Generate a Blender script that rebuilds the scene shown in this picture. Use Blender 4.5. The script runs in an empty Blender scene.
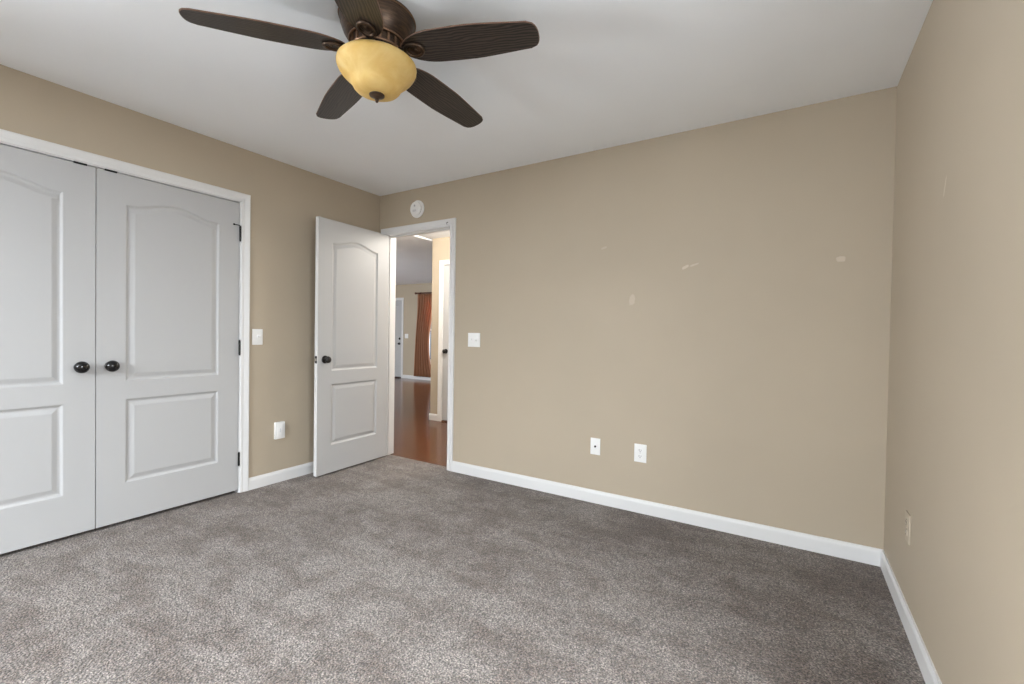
import bpy, bmesh, math, random
from mathutils import Vector, Matrix

random.seed(7)
S = bpy.context.scene
COL = S.collection
PI = math.pi
R = math.radians

# ------------------------------------------------------------------ camera
W, H, YF = 3.746, 2.44, -5.3            # room width, height, front wall
yaw, pitch, roll = 0.5551385, -0.0158763, 0.0162456
fw = Vector((-math.sin(yaw) * math.cos(pitch), math.cos(yaw) * math.cos(pitch), math.sin(pitch)))
rt = Vector((math.cos(yaw), math.sin(yaw), 0))
up = rt.cross(fw)
r2 = rt * math.cos(roll) + up * math.sin(roll)
u2 = -rt * math.sin(roll) + up * math.cos(roll)
cd = bpy.data.cameras.new('camera')
cam = bpy.data.objects.new('camera', cd)
COL.objects.link(cam)
M = Matrix((r2, u2, -fw)).transposed().to_4x4()
M.translation = Vector((3.32311, -2.96178, 1.15570))
cam.matrix_world = M
cd.sensor_width = 36.0
cd.lens = 451.0395 / 1024 * 36
cd.clip_start = 0.02
S.camera = cam

# ------------------------------------------------------------------ light
S.view_settings.view_transform = 'Standard'
S.view_settings.look = 'None'
S.view_settings.exposure = 0.13
S.view_settings.gamma = 1.0
S.view_settings.use_curve_mapping = False
S.cycles.use_denoising = True
S.cycles.max_bounces = 12
S.cycles.diffuse_bounces = 8
S.cycles.caustics_reflective = False
S.cycles.caustics_refractive = False

wd = bpy.data.worlds.new('sky')
S.world = wd
wd.use_nodes = True
bg = wd.node_tree.nodes['Background']
bg.inputs['Color'].default_value = (0.78, 0.88, 1.0, 1)
bg.inputs['Strength'].default_value = 0.3


def area(name, loc, rot, sx, sy, power, col):
    l = bpy.data.lights.new(name, 'AREA')
    l.shape = 'RECTANGLE'
    l.size, l.size_y = sx, sy
    l.energy = power
    l.color = col
    o = bpy.data.objects.new(name, l)
    o.location = loc
    o.rotation_euler = rot
    COL.objects.link(o)
    return o


# sky light at front and far windows; right, left, living lights are added fill
DAY = (0.915, 0.975, 1.03)
area('daylight_front', (2.3, YF - 0.6, 2.3), (R(58), 0, 0), 1.2, 1.0, 420, DAY)
area('daylight_front_low', (1.0, YF - 0.7, 2.3), (R(62), 0, 0), 1.2, 1.0, 200, DAY)
area('fill_right', (W + 0.60, -2.28, 2.3), (R(55), 0, R(90)), 1.3, 1.0, 195, DAY)
area('fill_up_right', (W + 0.30, -2.28, 1.2), (R(95), 0, R(90)), 1.1, 1.2, 24, DAY)
area('fill_left', (-0.3, -4.5, 1.35), (R(90), 0, R(-90)), 1.1, 1.5, 165, DAY)
area('fill_up_left', (-0.5, -4.5, 0.7), (R(112), 0, R(-90)), 1.1, 1.0, 185, DAY)
area('daylight_far', (-3.6, 5.45 + 0.6, 2.2), (R(60), 0, R(180)), 1.5, 1.0, 160, DAY)
area('fill_living', (-4.5, -0.55, 2.1), (R(62), 0, 0), 2.0, 1.0, 230, DAY)
area('fill_up_living', (-4.5, -0.45, 0.8), (R(108), 0, 0), 2.0, 1.0, 165, DAY)


# ------------------------------------------------------------------ node helpers
def mat(name):
    m = bpy.data.materials.new(name)
    m.use_nodes = True
    nt = m.node_tree
    return m, nt, nt.nodes['Principled BSDF']


def N(nt, typ, **kw):
    n = nt.nodes.new(typ)
    for k, v in kw.items():
        if k.startswith('i_'):
            n.inputs[k[2:].replace('_', ' ')].default_value = v
        else:
            setattr(n, k, v)
    return n


def mth(nt, op, a, b=None, c=None):
    n = nt.nodes.new('ShaderNodeMath')
    n.operation = op
    for i, v in enumerate((a, b, c)):
        if v is None:
            continue
        if isinstance(v, (int, float)):
            n.inputs[i].default_value = v
        else:
            nt.links.new(v, n.inputs[i])
    return n.outputs[0]


def maprange(nt, v, a, b, c, d, smooth=True):
    n = nt.nodes.new('ShaderNodeMapRange')
    if smooth:
        n.interpolation_type = 'SMOOTHSTEP'
    nt.links.new(v, n.inputs[0])
    for i, x in enumerate((a, b, c, d)):
        n.inputs[i + 1].default_value = x
    return n.outputs[0]


def mixc(nt, f, a, b, mode='MIX'):
    n = nt.nodes.new('ShaderNodeMix')
    n.data_type = 'RGBA'
    n.blend_type = mode
    for s, v in ((n.inputs[0], f), (n.inputs[6], a), (n.inputs[7], b)):
        if isinstance(v, (int, float)):
            s.default_value = v
        elif isinstance(v, tuple):
            s.default_value = v if len(v) == 4 else (*v, 1)
        else:
            nt.links.new(v, s)
    return n.outputs[2]


def noise(nt, vec, scale, detail=2.0, rough=0.5, dist=0.0):
    n = N(nt, 'ShaderNodeTexNoise')
    n.inputs['Scale'].default_value = scale
    n.inputs['Detail'].default_value = detail
    n.inputs['Roughness'].default_value = rough
    n.inputs['Distortion'].default_value = dist
    if vec is not None:
        nt.links.new(vec, n.inputs['Vector'])
    return n.outputs['Fac']


def mapping(nt, vec, scale=(1, 1, 1), rot=(0, 0, 0), loc=(0, 0, 0)):
    n = N(nt, 'ShaderNodeMapping')
    n.inputs['Scale'].default_value = scale
    n.inputs['Rotation'].default_value = rot
    n.inputs['Location'].default_value = loc
    nt.links.new(vec, n.inputs['Vector'])
    return n.outputs['Vector']


def bump(nt, b, h, strength, dist):
    n = N(nt, 'ShaderNodeBump')
    n.inputs['Strength'].default_value = strength
    n.inputs['Distance'].default_value = dist
    nt.links.new(h, n.inputs['Height'])
    nt.links.new(n.outputs['Normal'], b.inputs['Normal'])


def wpos(nt):
    return N(nt, 'ShaderNodeNewGeometry').outputs['Position']


def opos(nt):
    return N(nt, 'ShaderNodeTexCoord').outputs['Object']


def plain(name, col, rough=0.5, metal=0.0, spec=0.5):
    m, nt, b = mat(name)
    b.inputs['Base Color'].default_value = (*col, 1)
    b.inputs['Roughness'].default_value = rough
    b.inputs['Metallic'].default_value = metal
    b.inputs['Specular IOR Level'].default_value = spec
    return m


# ------------------------------------------------------------------ materials
WALL = (0.442, 0.376, 0.288)


def wall_mat(name, marks=(), plane='xz'):
    """tan eggshell paint, roller stipple, pale filler patches at given spots"""
    m, nt, b = mat(name)
    p = wpos(nt)
    n1 = noise(nt, p, 1.3, 3)
    c = mixc(nt, maprange(nt, n1, 0.3, 0.7, 0, 1), tuple(x * 0.975 for x in WALL), tuple(x * 1.02 for x in WALL))
    if marks:
        sp = N(nt, 'ShaderNodeSeparateXYZ')
        nt.links.new(p, sp.inputs[0])
        U = sp.outputs[0] if plane[0] == 'x' else sp.outputs[1]
        V = sp.outputs[2]
        ragged = noise(nt, mapping(nt, p, (1, 1, 0.5)), 70, 3)
        tot = None
        for (cu, cv, a, su, sv, amt) in marks:
            du = mth(nt, 'SUBTRACT', U, cu)
            dv = mth(nt, 'SUBTRACT', V, cv)
            ca, sa = math.cos(a), math.sin(a)
            x = mth(nt, 'DIVIDE', mth(nt, 'ADD', mth(nt, 'MULTIPLY', du, ca), mth(nt, 'MULTIPLY', dv, sa)), su)
            y = mth(nt, 'DIVIDE', mth(nt, 'SUBTRACT', mth(nt, 'MULTIPLY', dv, ca), mth(nt, 'MULTIPLY', du, sa)), sv)
            d = mth(nt, 'ADD', mth(nt, 'POWER', mth(nt, 'ABSOLUTE', x), 3.0), mth(nt, 'POWER', mth(nt, 'ABSOLUTE', y), 3.0))
            d = mth(nt, 'ADD', d, mth(nt, 'MULTIPLY', mth(nt, 'SUBTRACT', ragged, 0.5), 1.8))
            k = maprange(nt, d, 0.3, 1.3, amt, 0.0)
            tot = k if tot is None else mth(nt, 'MAXIMUM', tot, k)
        c = mixc(nt, tot, c, (0.80, 0.74, 0.64))
    nt.links.new(c, b.inputs['Base Color'])
    b.inputs['Roughness'].default_value = 0.62
    b.inputs['Specular IOR Level'].default_value = 0.3
    bump(nt, b, noise(nt, p, 260, 2), 0.10, 0.002)
    return m


M_WALL = wall_mat('tan_wall_paint')
M_WALL_BACK = wall_mat('tan_wall_paint_patched', (
    (2.417, 1.400, R(80), 0.036, 0.020, 0.22), (2.750, 1.596, R(28), 0.022, 0.009, 0.36),
    (2.800, 1.606, R(18), 0.028, 0.006, 0.26), (3.536, 1.587, 0, 0.022, 0.015, 0.33), (2.216, 1.761, R(15), 0.02, 0.008, 0.15)))
M_WALL_RIGHT = wall_mat('tan_wall_paint_scuffed', ((-0.917, 1.673, R(115), 0.035, 0.007, 0.3),), 'yz')


def ceil_mat():
    m, nt, b = mat('ceiling_paint')
    p = wpos(nt)
    c = mixc(nt, maprange(nt, noise(nt, p, 1.6, 3), 0.3, 0.7, 0, 1), (0.85, 0.875, 0.905), (0.87, 0.895, 0.925))
    nt.links.new(c, b.inputs['Base Color'])
    b.inputs['Roughness'].default_value = 0.85
    b.inputs['Specular IOR Level'].default_value = 0.15
    bump(nt, b, noise(nt, p, 90, 4), 0.12, 0.003)
    return m


M_CEIL = ceil_mat()


def door_mat():
    m, nt, b = mat('white_moulded_door_paint')
    p = opos(nt)
    g = noise(nt, mapping(nt, p, (90, 90, 5)), 1.0, 4, 0.6)
    b.inputs['Base Color'].default_value = (0.455, 0.457, 0.46, 1)
    b.inputs['Roughness'].default_value = 0.42
    b.inputs['Specular IOR Level'].default_value = 0.35
    bump(nt, b, g, 0.10, 0.0015)
    return m


M_DOOR = door_mat()
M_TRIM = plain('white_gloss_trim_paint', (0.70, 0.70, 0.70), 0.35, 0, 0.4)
M_PLATE = plain('white_plastic', (0.82, 0.82, 0.81), 0.35)
M_SLOT = plain('dark_socket_slot', (0.05, 0.05, 0.05), 0.5)
M_BLACK = plain('oil_rubbed_black_metal', (0.006, 0.006, 0.0065), 0.12, 0.0)
M_DARKM = plain('dark_pewter_metal', (0.035, 0.033, 0.032), 0.28, 0.7)
M_STEEL = plain('bright_steel', (0.65, 0.63, 0.6), 0.3, 1.0)
M_SHADOW = plain('closet_inside_shade', (0.25, 0.24, 0.22), 0.9)  # dark tone puts the closet's shade into the wall colour
M_IVORY = plain('tan_painted_plate', (0.455, 0.39, 0.305), 0.6)


def carpet_mat():
    m, nt, b = mat('taupe_cut_pile_carpet')
    p = wpos(nt)
    # leaning of the pile left by a vacuum cleaner and feet: broad soft patches and strokes
    big = noise(nt, mapping(nt, p, (1.0, 1.0, 1), (0, 0, R(35))), 1.3, 2, 0.5, 0.6)
    stroke = noise(nt, mapping(nt, p, (1.0, 4.0, 1), (0, 0, R(52))), 1.7, 4, 0.62, 0.5)
    patch = noise(nt, p, 6.0, 6, 0.72, 0.4)
    fleck = noise(nt, p, 34, 3, 0.7)
    tuft = noise(nt, p, 150, 2, 0.8)
    v = N(nt, 'ShaderNodeTexVoronoi')
    v.inputs['Scale'].default_value = 125
    nt.links.new(p, v.inputs['Vector'])
    nap = mth(nt, 'ADD', mth(nt, 'MULTIPLY', big, 0.26), mth(nt, 'ADD', mth(nt, 'MULTIPLY', stroke, 0.32), mth(nt, 'MULTIPLY', patch, 0.42)))
    nap = maprange(nt, nap, 0.40, 0.60, 0, 1)
    base = mixc(nt, nap, (0.160, 0.124, 0.103), (0.290, 0.254, 0.229))
    f = maprange(nt, fleck, 0.35, 0.65, 0.78, 1.2, False)
    t = maprange(nt, tuft, 0.36, 0.64, 0.25, 1.78, False)
    vv = maprange(nt, v.outputs['Distance'], 0.15, 0.75, 1.22, 0.50, False)
    k = mth(nt, 'MULTIPLY', mth(nt, 'MULTIPLY', t, vv), f)
    cc = N(nt, 'ShaderNodeCombineColor')
    for i in range(3):
        nt.links.new(k, cc.inputs[i])
    c = mixc(nt, 1.0, base, cc.outputs[0], 'MULTIPLY')
    nt.links.new(c, b.inputs['Base Color'])
    b.inputs['Roughness'].default_value = 0.95
    b.inputs['Specular IOR Level'].default_value = 0.05
    b.inputs['Sheen Weight'].default_value = 0.2
    b.inputs['Sheen Roughness'].default_value = 0.6
    bump(nt, b, mth(nt, 'ADD', mth(nt, 'SUBTRACT', tuft, v.outputs['Distance']), mth(nt, 'MULTIPLY', fleck, 0.8)), 0.8, 0.010)
    return m


M_CARPET = carpet_mat()


def hall_floor_mat():
    m, nt, b = mat('glossy_red_brown_plank_floor')
    p = wpos(nt)
    br = N(nt, 'ShaderNodeTexBrick')
    br.inputs['Scale'].default_value = 1.0
    br.inputs['Brick Width'].default_value = 1.2
    br.inputs['Row Height'].default_value = 0.09
    br.inputs['Mortar Size'].default_value = 0.0012
    br.inputs['Color1'].default_value = (0.085, 0.031, 0.012, 1)
    br.inputs['Color2'].default_value = (0.050, 0.018, 0.008, 1)
    br.inputs['Mortar'].default_value = (0.045, 0.014, 0.008, 1)
    nt.links.new(mapping(nt, p, rot=(0, 0, 0)), br.inputs['Vector'])
    g = noise(nt, mapping(nt, p, (2.5, 45, 1)), 1.0, 4, 0.6, 0.5)
    c = mixc(nt, maprange(nt, g, 0.3, 0.7, 0, 0.75), br.outputs['Color'], (0.120, 0.047, 0.019))
    nt.links.new(c, b.inputs['Base Color'])
    b.inputs['Roughness'].default_value = 0.16
    b.inputs['Specular IOR Level'].default_value = 0.22
    bump(nt, b, noise(nt, mapping(nt, p, (6, 60, 1)), 1.0, 2), 0.05, 0.002)
    return m


M_HFLOOR = hall_floor_mat()


def bronze_mat():
    m, nt, b = mat('brushed_bronze')
    p = opos(nt)
    n = noise(nt, mapping(nt, p, (1, 1, 6)), 22, 4)
    c = mixc(nt, maprange(nt, n, 0.35, 0.7, 0, 1), (0.060, 0.040, 0.029), (0.120, 0.076, 0.049))
    nt.links.new(c, b.inputs['Base Color'])
    b.inputs['Metallic'].default_value = 0.75
    b.inputs['Roughness'].default_value = 0.38
    return m


M_BRONZE = bronze_mat()
M_COPPER = plain('rubbed_copper_edge', (0.24, 0.14, 0.085), 0.38, 0.8)
M_FANDARK = plain('dark_motor_metal', (0.018, 0.014, 0.012), 0.5, 0.5)


def blade_mat():
    m, nt, b = mat('dark_oak_blade')
    p = opos(nt)
    w = N(nt, 'ShaderNodeTexWave', wave_type='BANDS', bands_direction='Y')
    w.inputs['Scale'].default_value = 26
    w.inputs['Distortion'].default_value = 9
    w.inputs['Detail'].default_value = 3
    w.inputs['Detail Scale'].default_value = 0.8
    nt.links.new(mapping(nt, p, (0.32, 1, 1)), w.inputs['Vector'])
    f = noise(nt, mapping(nt, p, (14, 220, 1)), 1.0, 3, 0.6)
    k = mth(nt, 'MULTIPLY', w.outputs['Fac'], f)
    c = mixc(nt, maprange(nt, k, 0.05, 0.5, 0, 1), (0.007, 0.005, 0.004), (0.050, 0.036, 0.028))
    nt.links.new(c, b.inputs['Base Color'])
    b.inputs['Roughness'].default_value = 0.36
    b.inputs['Specular IOR Level'].default_value = 0.5
    bump(nt, b, k, 0.25, 0.002)
    return m


M_BLADE = blade_mat()


def bowl_mat():
    m, nt, b = mat('amber_frosted_glass')
    p = opos(nt)
    n = noise(nt, p, 9, 5, 0.6, 0.8)
    c = mixc(nt, maprange(nt, n, 0.3, 0.7, 0, 1), (0.66, 0.41, 0.125), (0.76, 0.54, 0.22))
    nt.links.new(c, b.inputs['Base Color'])
    b.inputs['Roughness'].default_value = 0.6
    b.inputs['Subsurface Weight'].default_value = 0.2
    b.inputs['Subsurface Radius'].default_value = (0.05, 0.035, 0.012)
    b.inputs['Subsurface Scale'].default_value = 0.6
    b.inputs['Specular IOR Level'].default_value = 0.3
    return m


M_BOWL = bowl_mat()


def curtain_mat():
    m, nt, b = mat('rust_orange_satin')
    p = opos(nt)
    n = noise(nt, mapping(nt, p, (30, 30, 2)), 1.0, 3)
    c = mixc(nt, n, (0.26, 0.112, 0.05), (0.42, 0.20, 0.10))
    nt.links.new(c, b.inputs['Base Color'])
    b.inputs['Roughness'].default_value = 0.4
    b.inputs['Sheen Weight'].default_value = 0.3
    tr = N(nt, 'ShaderNodeBsdfTranslucent')
    tr.inputs['Color'].default_value = (0.6, 0.2, 0.07, 1)
    mx = N(nt, 'ShaderNodeMixShader')
    mx.inputs[0].default_value = 0.3
    out = nt.nodes['Material Output']
    nt.links.new(b.outputs[0], mx.inputs[1])
    nt.links.new(tr.outputs[0], mx.inputs[2])
    nt.links.new(mx.outputs[0], out.inputs[0])
    return m


M_CURTAIN = curtain_mat()


def glass_mat():
    m, nt, b = mat('clear_window_glass')
    t = N(nt, 'ShaderNodeBsdfTransparent')
    g = N(nt, 'ShaderNodeBsdfGlossy')
    g.inputs['Roughness'].default_value = 0.02
    mx = N(nt, 'ShaderNodeMixShader')
    mx.inputs[0].default_value = 0.06
    nt.links.new(t.outputs[0], mx.inputs[1])
    nt.links.new(g.outputs[0], mx.inputs[2])
    nt.links.new(mx.outputs[0], nt.nodes['Material Output'].inputs[0])
    return m


M_GLASS = glass_mat()


# ------------------------------------------------------------------ mesh helpers
def finish(name, bm, m, parent=None, smooth=False, angle=35):
    bmesh.ops.remove_doubles(bm, verts=bm.verts, dist=1e-6)
    bmesh.ops.recalc_face_normals(bm, faces=bm.faces)
    me = bpy.data.meshes.new(name)
    bm.to_mesh(me)
    bm.free()
    if smooth:
        for f in me.polygons:
            f.use_smooth = True
        me.set_sharp_from_angle(angle=R(angle))
    for x in (m if isinstance(m, (list, tuple)) else (m,)):
        me.materials.append(x)
    o = bpy.data.objects.new(name, me)
    COL.objects.link(o)
    if parent:
        o.parent = parent
    return o


def setp(o, label=None, cat=None, group=None, kind=None):
    if label:
        o['label'] = label
    if cat:
        o['category'] = cat
    if group:
        o['group'] = group
    if kind:
        o['kind'] = kind
    return o


def struct(o, label, cat):
    return setp(o, label, cat, kind='structure')


def empty(name, loc, rotz=0, label=None, cat=None, group=None):
    o = bpy.data.objects.new(name, None)
    o.location = loc
    o.rotation_euler = (0, 0, rotz)
    o.empty_display_size = 0.05
    COL.objects.link(o)
    return setp(o, label, cat, group)


def box(bm, a, b, bevel=0.0, seg=2, T=None):
    t = bmesh.new()
    bmesh.ops.create_cube(t, size=1)
    for v in t.verts:
        v.co = Vector([a[i] + (b[i] - a[i]) * (v.co[i] + 0.5) for i in range(3)])
    if bevel:
        bmesh.ops.bevel(t, geom=t.edges[:], offset=bevel, segments=seg, affect='EDGES', profile=0.6)
    put(bm, t, T)


def put(bm, t, T=None):
    vs = [bm.verts.new((T @ v.co) if T else v.co) for v in t.verts]
    t.verts.index_update()
    for f in t.faces:
        try:
            bm.faces.new([vs[v.index] for v in f.verts])
        except ValueError:
            pass
    t.free()


def lathe(bm, prof, n=40, T=None, close=False):
    """prof: list of (r, z); axis z"""
    t = bmesh.new()
    rings = []
    for r, z in prof:
        if r < 1e-6:
            rings.append([t.verts.new((0, 0, z))])
        else:
            rings.append([t.verts.new((r * math.cos(2 * PI * i / n), r * math.sin(2 * PI * i / n), z)) for i in range(n)])
    pairs = list(zip(rings, rings[1:]))
    if close:
        pairs.append((rings[-1], rings[0]))
    for a, b in pairs:
        for i in range(n):
            j = (i + 1) % n
            if len(a) == 1 and len(b) == 1:
                continue
            if len(a) == 1:
                t.faces.new((a[0], b[i], b[j]))
            elif len(b) == 1:
                t.faces.new((a[i], b[0], a[j]))
            else:
                t.faces.new((a[i], b[i], b[j], a[j]))
    put(bm, t, T)


def torus(bm, Rr, r, T=None, n=40, k=10, sy=1.0):
    t = bmesh.new()
    vs = []
    for i in range(n):
        a = 2 * PI * i / n
        vs.append([t.verts.new(((Rr + r * math.cos(2 * PI * j / k)) * math.cos(a), (Rr + r * math.cos(2 * PI * j / k)) * math.sin(a) * sy,
                                r * math.sin(2 * PI * j / k))) for j in range(k)])
    for i in range(n):
        for j in range(k):
            t.faces.new((vs[i][j], vs[(i + 1) % n][j], vs[(i + 1) % n][(j + 1) % k], vs[i][(j + 1) % k]))
    put(bm, t, T)


def tube(bm, pts, r, n=10, T=None):
    t = bmesh.new()
    rings = []
    for i, p in enumerate(pts):
        p = Vector(p)
        d = (Vector(pts[min(i + 1, len(pts) - 1)]) - Vector(pts[max(i - 1, 0)])).normalized()
        a = d.orthogonal().normalized() if abs(d.z) < 0.9 else Vector((1, 0, 0))
        a = (a - d * a.dot(d)).normalized()
        b = d.cross(a)
        rr = r[i] if isinstance(r, (list, tuple)) else r
        rings.append([t.verts.new(p + (a * math.cos(2 * PI * k / n) + b * math.sin(2 * PI * k / n)) * rr) for k in range(n)])
    for q, w in zip(rings, rings[1:]):
        for k in range(n):
            t.faces.new((q[k], w[k], w[(k + 1) % n], q[(k + 1) % n]))
    t.faces.new(rings[0][::-1])
    t.faces.new(rings[-1])
    put(bm, t, T)


# wall-local frames: X right along the wall, Y up, Z out of the wall
def frame(o, x, y, z):
    m = Matrix((Vector(x), Vector(y), Vector(z))).transposed().to_4x4()
    m.translation = Vector(o)
    return m


F_LEFT = lambda y, z, x=0.0: frame((x, y, z), (0, 1, 0), (0, 0, 1), (1, 0, 0))
F_BACK = lambda x, z, y=0.0: frame((x, y, z), (1, 0, 0), (0, 0, 1), (0, -1, 0))
F_RIGHT = lambda y, z: frame((W, y, z), (0, -1, 0), (0, 0, 1), (-1, 0, 0))
F_FRONT = lambda x, z: frame((x, YF, z), (-1, 0, 0), (0, 0, 1), (0, 1, 0))

# ------------------------------------------------------------------ openings
CY0, CY1, CZ = -2.815, -1.266, 2.058      # closet opening
DX0, DX1, DZ = 0.094, 0.855, 2.060        # bedroom door opening
WT = 0.115                                # wall thickness
HY = 1.62                                 # hall wall plane
HXC = -0.797                              # its corner
LY = 5.45                                 # far wall of the living room
LX = -7.2

# ------------------------------------------------------------------ structure
bm = bmesh.new()
box(bm, (0, YF, -0.06), (W, 0, 0))
box(bm, (DX0, 0, -0.06), (DX1, 0.063, 0))
box(bm, (-0.66, CY0 - 0.06, -0.06), (0, CY1 + 0.06, 0))
struct(finish('floor', bm, M_CARPET), 'taupe cut-pile carpet covering the bedroom floor', 'floor')

bm = bmesh.new()
box(bm, (LX, 0.063, -0.06), (2.4, LY, -0.006))
struct(finish('floor_hall', bm, M_HFLOOR), 'glossy red-brown plank floor of the hall beyond the open door', 'floor')

bm = bmesh.new()
box(bm, (-0.1, YF - 0.1, H), (W + 0.1, 0.06, H + 0.1))
struct(finish('ceiling', bm, M_CEIL), 'flat white bedroom ceiling', 'ceiling')
bm = bmesh.new()
box(bm, (HXC - 0.04, 0.06, H - 0.015), (2.4, 1.74, H + 0.1))
struct(finish('ceiling_hall', bm, M_CEIL), 'white ceiling of the short hall seen at the top of the doorway', 'ceiling')
bm = bmesh.new()
box(bm, (LX, 0.06, 2.405), (HXC - 0.04, LY + 0.1, H + 0.1))
struct(finish('ceiling_far', bm, M_CEIL), 'grey-lit ceiling of the far room through the doorway', 'ceiling')

JT = 0.016
bm = bmesh.new()
LW0, LW1 = -5.05, -3.95                   # added window in the left wall, behind the camera, lets fill light in
WZ0, WZ1 = 0.6, 2.05
box(bm, (-WT, YF, 0), (0, LW0, H))
box(bm, (-WT, LW1, 0), (0, CY0 - JT, H))
box(bm, (-WT, LW0, 0), (0, LW1, WZ0))
box(bm, (-WT, LW0, WZ1), (0, LW1, H))
box(bm, (-WT, CY1 + JT, 0), (0, 0, H))
box(bm, (-WT, CY0 - JT, CZ + JT), (0, CY1 + JT, H))
struct(finish('wall_left', bm, M_WALL), 'tan painted wall with the closet doors', 'wall')

bm = bmesh.new()
box(bm, (-0.72, CY0 - 0.18, -0.06), (-0.66, CY1 + 0.18, H))
box(bm, (-0.66, CY0 - 0.18, -0.06), (-WT, CY0 - 0.12, H))
box(bm, (-0.66, CY1 + 0.12, -0.06), (-WT, CY1 + 0.18, H))
struct(finish('wall_closet', bm, M_SHADOW), 'inside walls of the closet behind the white double doors', 'wall')

bm = bmesh.new()
BW0, BW1 = -5.5, -3.5                     # window added on this side to brighten the far room
box(bm, (LX, 0, -0.006), (BW0, WT, H + 0.05))
box(bm, (BW1, 0, -0.006), (DX0 - JT, WT, H + 0.05))
box(bm, (BW0, 0, -0.006), (BW1, WT, 0.6))
box(bm, (BW0, 0, 2.05), (BW1, WT, H + 0.05))
box(bm, (DX1 + JT, 0, 0), (W + 0.1, WT, H + 0.05))
box(bm, (DX0 - JT, 0, DZ + JT), (DX1 + JT, WT, H + 0.05))
struct(finish('wall_back', bm, M_WALL_BACK), 'long tan wall with the open doorway and pale filler patches', 'wall')

RW0, RW1 = -2.80, -1.76                   # added window in the right wall, beside the camera, to brighten the room
bm = bmesh.new()
box(bm, (W, YF - 0.1, 0), (W + 0.1, RW0, H))
box(bm, (W, RW1, 0), (W + 0.1, 0, H))
box(bm, (W, RW0, 0), (W + 0.1, RW1, WZ0))
box(bm, (W, RW0, WZ1), (W + 0.1, RW1, H))
struct(finish('wall_right', bm, M_WALL_RIGHT), 'tan wall at the right edge of the picture', 'wall')

FX0, FX1 = 0.35, 2.75
bm = bmesh.new()
box(bm, (-0.1, YF - 0.1, 0), (FX0, YF, H))
box(bm, (FX1, YF - 0.1, 0), (W, YF, H))
box(bm, (FX0, YF - 0.1, 0), (FX1, YF, WZ0))
box(bm, (FX0, YF - 0.1, WZ1), (FX1, YF, H))
struct(finish('wall_front', bm, M_WALL), 'tan window wall behind the camera', 'wall')

bm = bmesh.new()
H4X0, H4X1 = -0.598, 0.164                # door in the hall wall
box(bm, (HXC, HY, -0.006), (H4X0 - JT, HY + 0.115, H))
box(bm, (H4X1 + JT, HY, -0.006), (2.4, HY + 0.115, H))
box(bm, (H4X0 - JT, HY, DZ + JT), (H4X1 + JT, HY + 0.115, H))
box(bm, (H4X0 - JT, HY + 0.09, -0.006), (H4X1 + JT, HY + 0.115, DZ + JT))
box(bm, (2.3, WT, -0.006), (2.4, HY, H))
struct(finish('wall_hall', bm, M_WALL), 'cream-lit hall wall at the right inside the doorway', 'wall')

LWX0, LWX1, LWZ0, LWZ1 = -4.42, -2.9, 0.45, 2.05
D5X0, D5X1 = -6.17, -5.26
bm = bmesh.new()
e = 0.12
box(bm, (LX, LY, -0.006), (D5X0 - JT, LY + e, H + 0.05))
box(bm, (D5X1 + JT, LY, -0.006), (LWX0, LY + e, H + 0.05))
box(bm, (LWX1, LY, -0.006), (2.4, LY + e, H + 0.05))
box(bm, (D5X0 - JT, LY, DZ - 0.04), (D5X1 + JT, LY + e, H + 0.05))
box(bm, (D5X0 - JT, LY + 0.09, -0.006), (D5X1 + JT, LY + e, DZ))
box(bm, (LWX0, LY, -0.006), (LWX1, LY + e, LWZ0))
box(bm, (LWX0, LY, LWZ1), (LWX1, LY + e, H + 0.05))
struct(finish('wall_far', bm, M_WALL), 'tan far wall of the room beyond the hall, with the rust curtain', 'wall')
bm = bmesh.new()
box(bm, (LX - 0.1, 0, -0.006), (LX, LY + e, H + 0.05))
struct(finish('wall_far_left', bm, M_WALL), 'tan end wall of the room beyond the hall', 'wall')
bm = bmesh.new()
box(bm, (HXC, HY + 0.115, -0.006), (HXC + 0.115, LY, H))
struct(finish('wall_far_right', bm, M_WALL), 'tan side wall of the far room behind the hall corner', 'wall')

# ------------------------------------------------------------------ baseboards
BP = [(0, 0), (0.013, 0), (0.013, 0.062), (0.0115, 0.072), (0.008, 0.080), (0.0065, 0.087), (0, 0.087)]


def baseboard(name, p0, p1, nrm, label, z0=0.0, m0=0.0, m1=0.0):
    """profile swept from p0 to p1 (xy); nrm points into the room; m0/m1 mitre the ends back by d"""
    bm = bmesh.new()
    p0, p1, nrm = Vector((*p0, 0)), Vector((*p1, 0)), Vector((*nrm, 0))
    d = (p1 - p0).normalized()
    A = [bm.verts.new(p0 + d * (q * m0) + nrm * q + Vector((0, 0, z + z0))) for q, z in BP]
    B = [bm.verts.new(p1 - d * (q * m1) + nrm * q + Vector((0, 0, z + z0))) for q, z in BP]
    n = len(BP)
    for i in range(n):
        bm.faces.new((A[i], A[(i + 1) % n], B[(i + 1) % n], B[i]))
    bm.faces.new(A)
    bm.faces.new(B[::-1])
    return struct(finish(name, bm, M_TRIM), label, 'baseboard')


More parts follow.
